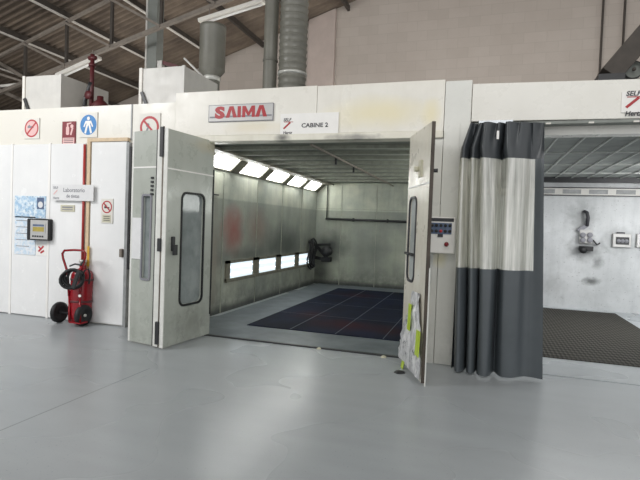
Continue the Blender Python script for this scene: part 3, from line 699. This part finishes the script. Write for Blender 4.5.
# compressed air pipe on the back wall, reel and hose
pr = thing('air_pipe', 'dark air pipe along the booth back wall with a thin vertical drop', 'pipe', (-3.9, 6.7, 1.76))
MB().tube([(-3.96, 6.71, 1.76), (-.6, 6.71, 1.74)], .03).build('main_run', 'dark', pr)
MB().tube([(-3.94, 6.72, 1.78), (-3.94, 6.72, 2.69)], .012).build('drop', 'dark', pr)
for x in (-3.2, -2.3, -1.4): MB().box(x-.02, x+.02, 6.68, 6.757, 1.71, 1.80).build('bracket', 'dark', pr)
hr = thing('hose_reel', 'black hose and soot covered reel arm in the far left booth corner', 'hose reel', (-4.05, 6.6, .7))
hp = [V((-4.18+.03*sin(3*a), 6.2+.16*cos(a), .82+.36*sin(a))) for a in [2*pi*k/32 for k in range(32)]]
for d in (-.02, .02, .05): MB().tube([p+V((d+.02, d, d)) for p in hp], .022, 8, True).build('hose_loop', 'black', hr)
b = MB(); b.bar((-4.24, 6.62, 1.05), (-3.78, 6.6, 1.08), .05, .06); b.bar((-4.2, 6.62, .72), (-3.8, 6.6, .66), .06, .08); b.bar((-4.15, 6.6, 1.03), (-3.85, 6.58, .72), .05, .07)
b.build('arm', 'black', hr)
MB().lathe((-3.86, 6.5, .9), (0, 1, 0), [(0, 0), (.13, 0), (.13, .04), (.07, .05), (.07, .15), (.13, .16), (.13, .2), (0, .2)], 20).build('drum', 'dark', hr)
MB().box(-4.0, -3.76, 6.55, 6.75, .62, .74).build('base_box', 'black', hr, bevel=.01)

# ------------------------------------------------------------------ right bay
rb = thing('spray_booth', 'right hand paint bay with gridded ceiling behind the grey curtain', 'spray booth', (1.6, 0, 0))
h0, h1 = at(472.6, 84), at(640, 80)
b = MB(); n = b.add([(-.165, -.02, 2.845), (4.2, -.02, 2.81), (4.2, -.02, 3.19), (-.165, -.02, 3.275), (-.165, .12, 2.845), (4.2, .12, 2.81), (4.2, .12, 3.19), (-.165, .12, 3.275)])
for q in ((0, 1, 2, 3), (4, 7, 6, 5), (0, 4, 5, 1), (1, 5, 6, 2), (2, 6, 7, 3), (3, 7, 4, 0)): b.face([n+i for i in q])
b.build('header_panel', 'right_header', rb, bevel=.006)
MB().box(-.06, 4.2, .13, .32, 2.70, 2.84).build('lintel', 'right_header', rb)
MB().box(-.06, 4.2, .33, 5.85, 2.80, 3.1).build('plenum', 'galv_dark', rb)
MB().box(-.06, -.02, .33, 5.7, 0, 2.79).build('side_wall', 'soot', rb)
MB().box(4.15, 4.2, .3, 5.75, 0, 2.79).build('side_wall', 'soot', rb)
MB().box(-.06, 4.2, 5.7, 5.8, 0, 2.79).build('back_wall', 'soot', rb)
MB().box(-.02, 4.15, .33, 5.45, 2.77, 2.79).build('filter_ceiling', 'filter2', rb)
x = .83 - .3*3
while x < 4.1:
    if x > .0: MB().box(x-.012, x+.012, .33, 5.45, 2.75, 2.775).build('ceiling_bar', 'tbar2', rb)
    x += .3
for y in (.45, 1.9, 3.3, 4.6): MB().box(-.02, 4.15, y-.02, y+.02, 2.752, 2.776).build('ceiling_bar', 'tbar2', rb)
MB().box(-.02, 4.15, 5.45, 5.5, 2.66, 2.79).build('ceiling_edge', 'dark', rb)
lr = MB().box(-.02, 4.15, 5.62, 5.7, 2.41, 2.56).build('light_rail', 'galv', rb)
b = MB(); b.box(-.02, 4.15, 5.605, 5.625, 2.395, 2.415); b.box(-.02, 4.15, 5.605, 5.625, 2.555, 2.575); b.build('rail_edge', 'dark', lr)
for k in range(7): MB().box(.6+.5*k, .95+.5*k, 5.612, 5.622, 2.44, 2.53).build('rail_slot', 'seam', lr)
MB().box(-.02, 4.15, .07, 5.7, 0, .008).build('floor_plate', 'floor', rb)
MB().box(.02, 2.65, .9, 5.4, .006, .022).build('floor_grating', 'grate', rb)
# wall fittings at the back
gh = thing('spray_gun_holder', 'sooty wall bracket with hook and gauges on the right bay back wall', 'tool holder', at(585, 240, 5.65))
def fq(x, y, d=0): return at(x, y, 5.69-d)
MB().tube([fq(584.5, 211.5, .02), fq(587, 212.5, .1), fq(588, 218, .1), fq(587, 226, .06)], .035).build('hook', 'print_dark', gh)
MB().bar(fq(578, 231, .04), fq(587, 225, .04), .06, .08).build('bracket_arm', 'print_grey', gh)
q0, q1 = fq(578.5, 243), fq(592, 230)
MB().box(q0.x, q1.x, 5.6, 5.698, q0.z, q1.z).build('mount_box', 'sign_grey', gh, bevel=.01)
for x, y in ((582, 235), (589, 235), (582, 240), (589, 240)):
    q = fq(x, y); MB().lathe((q.x, 5.6, q.z), (0, -1, 0), [(.055, -.01), (.055, .02), (.04, .03), (0, .03)], 14).build('gauge', 'print_grey', gh)
b = MB(); b.bar(fq(579, 248, .1), fq(593, 249, .1), .08, .1); b.lathe(fq(583, 250, .14), (0, -1, 0), [(0, 0), (.07, 0), (.07, .05), (0, .05)], 12); b.build('gun_cradle', 'black', gh)
MB().tube([fq(593, 240, .08), fq(597, 245, .06), fq(600, 243, .04)], .015).build('hose_stub', 'dark', gh)
def gauge_box(x0, x1, y0, y1, lab):
    a, c = fq(x0, y1), fq(x1, y0); t = thing('gauge_panel', lab, 'control panel', (a.x, 5.65, a.z))
    MB().box(a.x, c.x, 5.63, 5.698, a.z, c.z).build('case', 'sign_grey', t, bevel=.015)
    MB().box(a.x+.06, c.x-.04, 5.622, 5.632, a.z+.06, c.z-.07).build('dial_window', 'dark', t)
    for k in range(3):
        x = a.x+.11+(c.x-a.x-.2)*k/2; MB().lathe((x, 5.623, (a.z+c.z)/2-.01), (0, -1, 0), [(.04, 0), (.04, .01), (0, .012)], 12).build('dial', 'print_grey', t)
    MB().box(a.x+.08, a.x+.22, 5.64, 5.698, c.z, c.z+.03).build('top_clip', 'print_dark', t)
gauge_box(611.5, 631, 234, 247, 'grey gauge box with dark dials on the right bay back wall')
gauge_box(635.5, 655, 234.5, 247.5, 'grey gauge box cut by the right edge of the photo')

# ------------------------------------------------------------------ curtain
cr = thing('curtain_rail', 'bright curtain rail under the right bay header', 'curtain rail', (1, -.06, 2.82))
MB().box(-.15, 4.1, -.045, .1, 2.79, 2.822).build('track', 'galv_dark', cr)
MB().box(-.08, .28, -.1, -.05, 2.79, 2.835).build('bright_cover', 'chrome', cr)
for k in range(5): MB().box(-.09+.09*k, -.075+.09*k, -.11, -.04, 2.77, 2.80).build('roller', 'dark', cr)
for k in range(8): MB().box(.62+.42*k, .67+.42*k, -.07, -.04, 2.785, 2.80).build('roller', 'steel_light', cr)
cu = thing('strip_curtain', 'charcoal plastic curtain with a clear middle band drawn to the post', 'curtain', (.2, -.12, 0))
NU = 160
def cpos(u, z):
    k = (2.79-z)/2.76                     # 0 top, 1 bottom
    f = min(1, k/.1)
    xl = -.20-.075*f; xr = .60+.10*k
    g = u+.03*sin(2*pi*u)*k
    x = xl+(xr-xl)*g
    env = 1 if u < .55 else max(.35, 1-(u-.55)*2.0)
    amp = (.055+.03*f+.02*k)*env*(1 if u < .3 else 1.15)
    w = u+.012*sin(k*4+u*7)
    g2 = 2.5*w/.3 if w < .3 else (2.5+(w-.3)/.3 if w < .6 else 3.5+.9*(w-.6)/.4)
    ph = 2*pi*(g2+.12)
    sh = sin(ph)
    sh = sh if k > .25 else sh*(1-.0*k)
    y = -.17-.07*k+amp*sh+.025*env*sin(ph*2.1+1.3+2*k)*(1-.5*k)
    if k < .14: q = 1-k/.14; x += .028*sin(4*pi*u*3.2+.5)*q; y += .045*sin(2*pi*u*6.5)*q*max(env, .7)
    y += -.05*math.exp(-((u-.40)/.15)**2)*k
    x += .03*env*sin(ph+1.2)*(1-.4*k)
    return V((x, y, z))
def band(z0, z1, u0, u1, n, m, off=0):
    b = MB(); rows = []
    for j in range(n+1):
        z = z0+(z1-z0)*j/n
        rows.append(b.add([cpos(u0+(u1-u0)*i/m, z)+V((0, off, 0)) for i in range(m+1)]))
    for a, c in zip(rows, rows[1:]):
        for i in range(m): b.face([a+i, a+i+1, c+i+1, c+i], True)
    return b
def zbot(u): return .03
band(2.395, 2.79, 0, 1, 10, NU).build('top_band', 'curtain_top', cu)
band(1.18, 2.395, 0, .90, 24, NU).build('clear_window', 'clear', cu)
band(.025, 1.18, 0, 1, 24, NU).build('bottom_band', 'curtain', cu)
band(1.18, 2.395, .90, 1, 24, 14).build('side_hem', 'curtain', cu)
q = cpos(.42, 2.62); MB().box(q.x-.012, q.x+.012, q.y-.05, q.y-.04, 2.6, 2.69).build('white_tag', 'white', cu)

# control box on the post
cb = thing('control_box', 'white control box with a row of dark switches beside the right door leaf', 'control box', (-.44, -.1, 1.3))
x0, x1, z0, z1 = -.6, -.285, 1.315, 1.74
MB().box(x0, x1, -.1, -.007, z0, z1).build('case', 'white', cb, bevel=.012)
MB().box(x0+.02, x1-.04, -.106, -.1, z1-.2, z1-.07).build('switch_panel', 'screen_blue', cb)
for i in range(5):
    for j in range(2):
        x = x0+.055+.05*i; z = z1-.1-.065*j
        MB().lathe((x, -.105, z), (0, -1, 0), [(.018, 0), (.018, .018), (0, .02)], 10).build('switch', ('dark', 'dark', 'sign_red', 'dark', 'dark')[i] if j else 'dark', cb)
MB().box(x0+.01, x1-.02, -.103, -.1, z1-.055, z1-.015).build('lamp_strip', 'print_dark', cb)
MB().box(x0+.01, x0+.035, -.115, -.1, z0+.17, z0+.23).build('key_switch', 'dark', cb); MB().box(x0+.12, x0+.18, -.112, -.1, z0+.19, z0+.225).build('display', 'print_dark', cb)
MB().lathe((x1-.09, -.1, z0+.11), (0, -1, 0), [(.022, 0), (.022, .02), (.027, .025), (.022, .035), (0, .037)], 16).build('stop_button', 'sign_darkred', cb)

# ------------------------------------------------------------------ roof-top equipment on the booths
def plenum_box(x0, x1, y0, y1, z1, lab, leg):
    t = thing('metal_box', lab, 'metal box', ((x0+x1)/2, y0, LT), 'metal boxes on the service wall')
    MB().box(x0+.02, x1, y0, y1, LT+.025, z1).build('casing', 'galv', t, bevel=.008)
    MB().box(x0-.03, x0+.02, y0-.02, y0+.05, LT+.004, z1+.005).build('corner_angle', 'steel_light', t)
    MB().box(x1-.03, x1+.01, y0-.01, y0+.03, LT+.004, z1+.005).build('corner_angle', 'galv', t)
    MB().bar((x0+.02, y0-.02, LT+.3), (x0+.15, y0-.02, LT+.02), .02, .05).build('strap', 'dark', t)
    MB().box(x0, x1, y0, y1, LT+.004, LT+.024).build('base_flange', 'dark', t)
plenum_box(-7.43, -6.66, .5, 1.6, 3.905, 'grey galvanized metal box on the wall top left of the red valve pipe', 0)
plenum_box(-5.09, -4.335, .5, 1.5, 3.9, 'grey galvanized metal box on the wall top below the square grey duct', 0)
# red valve
rv = thing('sprinkler_valve', 'dull red valve assembly and riser pipe between the two metal boxes', 'valve', (-6.3, .8, LT))
px = -6.31
MB().tube([(px, .8, LT), (px, .8, 4.3)], .035).build('riser', 'red_dark', rv)
MB().tube([(px-.07, .8, 4.24), (px+.07, .8, 4.24)], .035).build('cross_pipe', 'red_dark', rv)
MB().lathe((px, .8, 4.1), (0, 0, 1), [(.04, 0), (.058, 0), (.058, .04), (.04, .04)], 14).build('flange', 'red_dark', rv)
MB().lathe((px+.18, .8, LT), (0, 0, 1), [(.13, 0), (.13, .22), (.09, .27), (.05, .3), (.05, .36), (0, .36)], 16).build('valve_body', 'red_dark', rv)
MB().tube([(px-.12, .78, LT), (px-.12, .78, LT+.3), (px-.04, .78, LT+.5), (px, .78, LT+.6)], .035).build('bypass', 'dark', rv)
MB().lathe((px+.04, .7, LT+.36), (0, -1, 0), [(0, 0), (.07, 0), (.07, .03), (0, .03)], 14).build('hand_wheel', 'red_dark', rv)
# ducts
dk = thing('exhaust_duct', 'short fat dark grey exhaust duct with flat cap beside the broad metal box', 'duct', (-4.77, 2, LT))
c = at(212.5, 50, 2.2); r = (at(225, 50, 2.2)-at(200, 50, 2.2)).x/2*.92; zt = at(212, 26.5, 2.2).z; zm = at(212, 70, 2.2).z; zb = at(214, 80, 2.2).z
MB().lathe((c.x, 2.2, 0), (0, 0, 1), [(0, zt), (r, zt), (r, zt-.05), (r*.985, zt-.06), (r*.985, zm), (r, zm-.02), (r*.62, zb+.06), (r*.62, LT+.02)], 30).build('barrel', 'duct', dk)
MB().lathe((c.x, 2.2, 0), (0, 0, 1), [(r*.62, zb-.02), (r*.68, zb), (r*.68, zb+.05), (r*.62, zb+.06)], 30).build('clamp_ring', 'ring', dk)
MB().bar((c.x-r-.35, 2.2, zm+.25), (c.x-r*.5, 2.2, zb+.02), .06, .03).build('stay', 'galv', dk)
c = at(271, 40, 2); r = (at(278, 40, 2)-at(264.5, 40, 2)).x/2*.95
t = thing('round_duct', 'slim dark grey round duct rising from the booth roof', 'duct', (c.x, 2, 3.28))
MB().lathe((c.x, 2, 0), (0, 0, 1), [(r, 3.285), (r, rz(c.x-r)-.03)], 24).build('pipe', 'duct', t)
for z in (4.4, 5.5, 6.6): MB().lathe((c.x, 2, z), (0, 0, 1), [(r, -.02), (r+.012, -.015), (r+.012, .015), (r, .02)], 24).build('joint_band', 'duct', t)
c = at(293.5, 40, 2); r = (at(307, 40, 2)-at(280.5, 40, 2)).x/2*.95
t = thing('spiral_duct', 'thick ribbed spiral duct rising from the booth roof', 'duct', (c.x, 2, 3.28))
prof = []; z = 3.285; zend = rz(c.x-r)-.05
while z < zend: prof += [(r, z), (r, z+.075), (r+.012, z+.085), (r+.012, z+.1), (r, z+.11)]; z += .115
MB().lathe((c.x, 2, 0), (0, 0, 1), prof, 28).build('ribbed_pipe', 'duct', t)
zz = at(293, 70, 2-r).z; MB().lathe((c.x, 2, zz), (0, 0, 1), [(r, -.03), (r+.022, -.02), (r+.022, .015), (r, .02)], 28).build('clamp_ring', 'ring', t)
a, c = at(148, 0, 3.6), at(157.5, 0, 3.6)
t = thing('square_duct', 'square grey galvanized duct behind the truss, above the metal box', 'duct', (a.x, 3.6, 0))
MB().box(a.x, c.x, 3.6, 3.6+(c.x-a.x), 0, rz(a.x)-.01).build('casing', 'galv_dark', t)
MB().box(a.x-.03, a.x+.01, 3.58, 3.62, 0, rz(a.x)-.03).build('corner_angle', 'galv', t)
p = at(159.5, 62, 2.4); tag(MB().box(p.x-.05, p.x+.05, 2.4, 2.5, LT if p.x > -9 else 0, p.z+.03).build('roof_post', 'galv', origin=(p.x, 2.4, LT)), 'short pale steel post standing behind the metal box below the square duct', 'post')
p, q = at(162, 60, 2.45), at(178, 66, 2.45); tag(MB().bar((p.x, 2.45, p.z-.05), (q.x, 2.45, q.z-.02), .05, .07).build('red_strut', 'red_dark', origin=p), 'dull red strut leaning down behind the metal box below the square duct', 'strut')
# sloping beam and fan at the upper right
YB = .6
p, q = at(605, 80, YB), at(690, -17, YB)
t = thing('sloping_duct', 'dark sloping rectangular duct rising to the upper right corner', 'duct', (p.x, YB, 3.1))
d = (q-p).normalized(); MB().bar(p+V((.03, 0, .03)), q, .3, .23).build('trunk', 'steel_dark', t, bevel=.01)
MB().box(p.x-.10, p.x+.17, YB-.16, YB+.16, 3.10, at(606, 77.5, YB).z).build('foot_plate', 'dark', t)
p = at(629.5, 70, YB-.1); t = thing('round_fan', 'round dark fan housing at the right edge on the bay roof', 'fan', (p.x, YB, 3.1))
MB().lathe((p.x+.04, YB-.05, p.z-.0), (0, -1, 0), [(0, .02), (.088, .02), (.09, .05), (.1, .05), (.104, 0)], 26).build('housing', 'galv_dark', t)
MB().lathe((p.x+.04, YB-.11, p.z), (0, -1, 0), [(.018, -.005), (.02, .02), (0, .025)], 16).build('hub', 'steel_dark', t)
MB().lathe((p.x+.04, YB-.09, p.z), (0, -1, 0), [(.092, 0), (.092, .018), (.102, .018), (.102, 0)], 26).build('rim', 'dark', t)
b = MB(); b.slab(Fr((p.x+.04, YB-.0, 3.1), (1, 0, 0), (0, -1, 0)), [(-.22, 0), (.22, 0), (.05, .4), (-.05, .4)], (), .05); b.build('bracket', 'galv', t)

# ------------------------------------------------------------------ light
w = bpy.data.worlds.new('sky'); S.world = w; w.use_nodes = True
bg = w.node_tree.nodes['Background']; bg.inputs[0].default_value = (.98, .99, 1, 1); bg.inputs[1].default_value = 1.08
def area(name, loc, target, sx, sy, k, col=(1, 1, 1)):
    l = bpy.data.lights.new(name, 'AREA'); l.shape = 'RECTANGLE'; l.size = sx; l.size_y = sy; l.energy = k; l.color = col
    o = bpy.data.objects.new(name, l); COL.objects.link(o); o.location = loc
    o.rotation_euler = (V(target)-V(loc)).to_track_quat('-Z', 'Y').to_euler(); return o
area('hall_fill', (-9, -5, 5.2), (-7.5, -.5, 1.5), 4, 1.5, 300)  # added fill for the left wall, stands in for skylight
area('hall_fill', (1, -4.5, 6.5), (0, 0, .5), 5, 1.5, 120, (1, .98, .95))  # added front fill for the facade, no fixture modelled
area('roof_fill', (-7.5, 4.4, 3.45), (-7.5, 4.6, 8), 5, 2.5, 62, (1, .96, .92))  # added upward fill hidden above the service wall, brightens the roof
area('booth_fill', (-.3, 3.6, 2.0), (-4.2, 3.6, 1.9), 5, .4, 42, (.97, 1, .96))  # added fill brightening the left booth wall, no fixture here
area('roof_fill', (-.5, 4.2, 3.45), (-.2, 6.2, 8), 7, 2.5, 135, (1, .97, .95))  # added upward fill hidden behind the headers, brightens the gable wall
area('bay_lamp', (3.6, 3.0, 2.6), (2.2, 5.5, 1.4), 1.0, 2.0, 85)
area('bay_lamp', (2.0, 2.6, 2.70), (2.0, 2.6, 0), 2.5, 3, 60)
S.view_settings.view_transform = 'Standard'; S.view_settings.look = 'None'; S.view_settings.exposure = .26
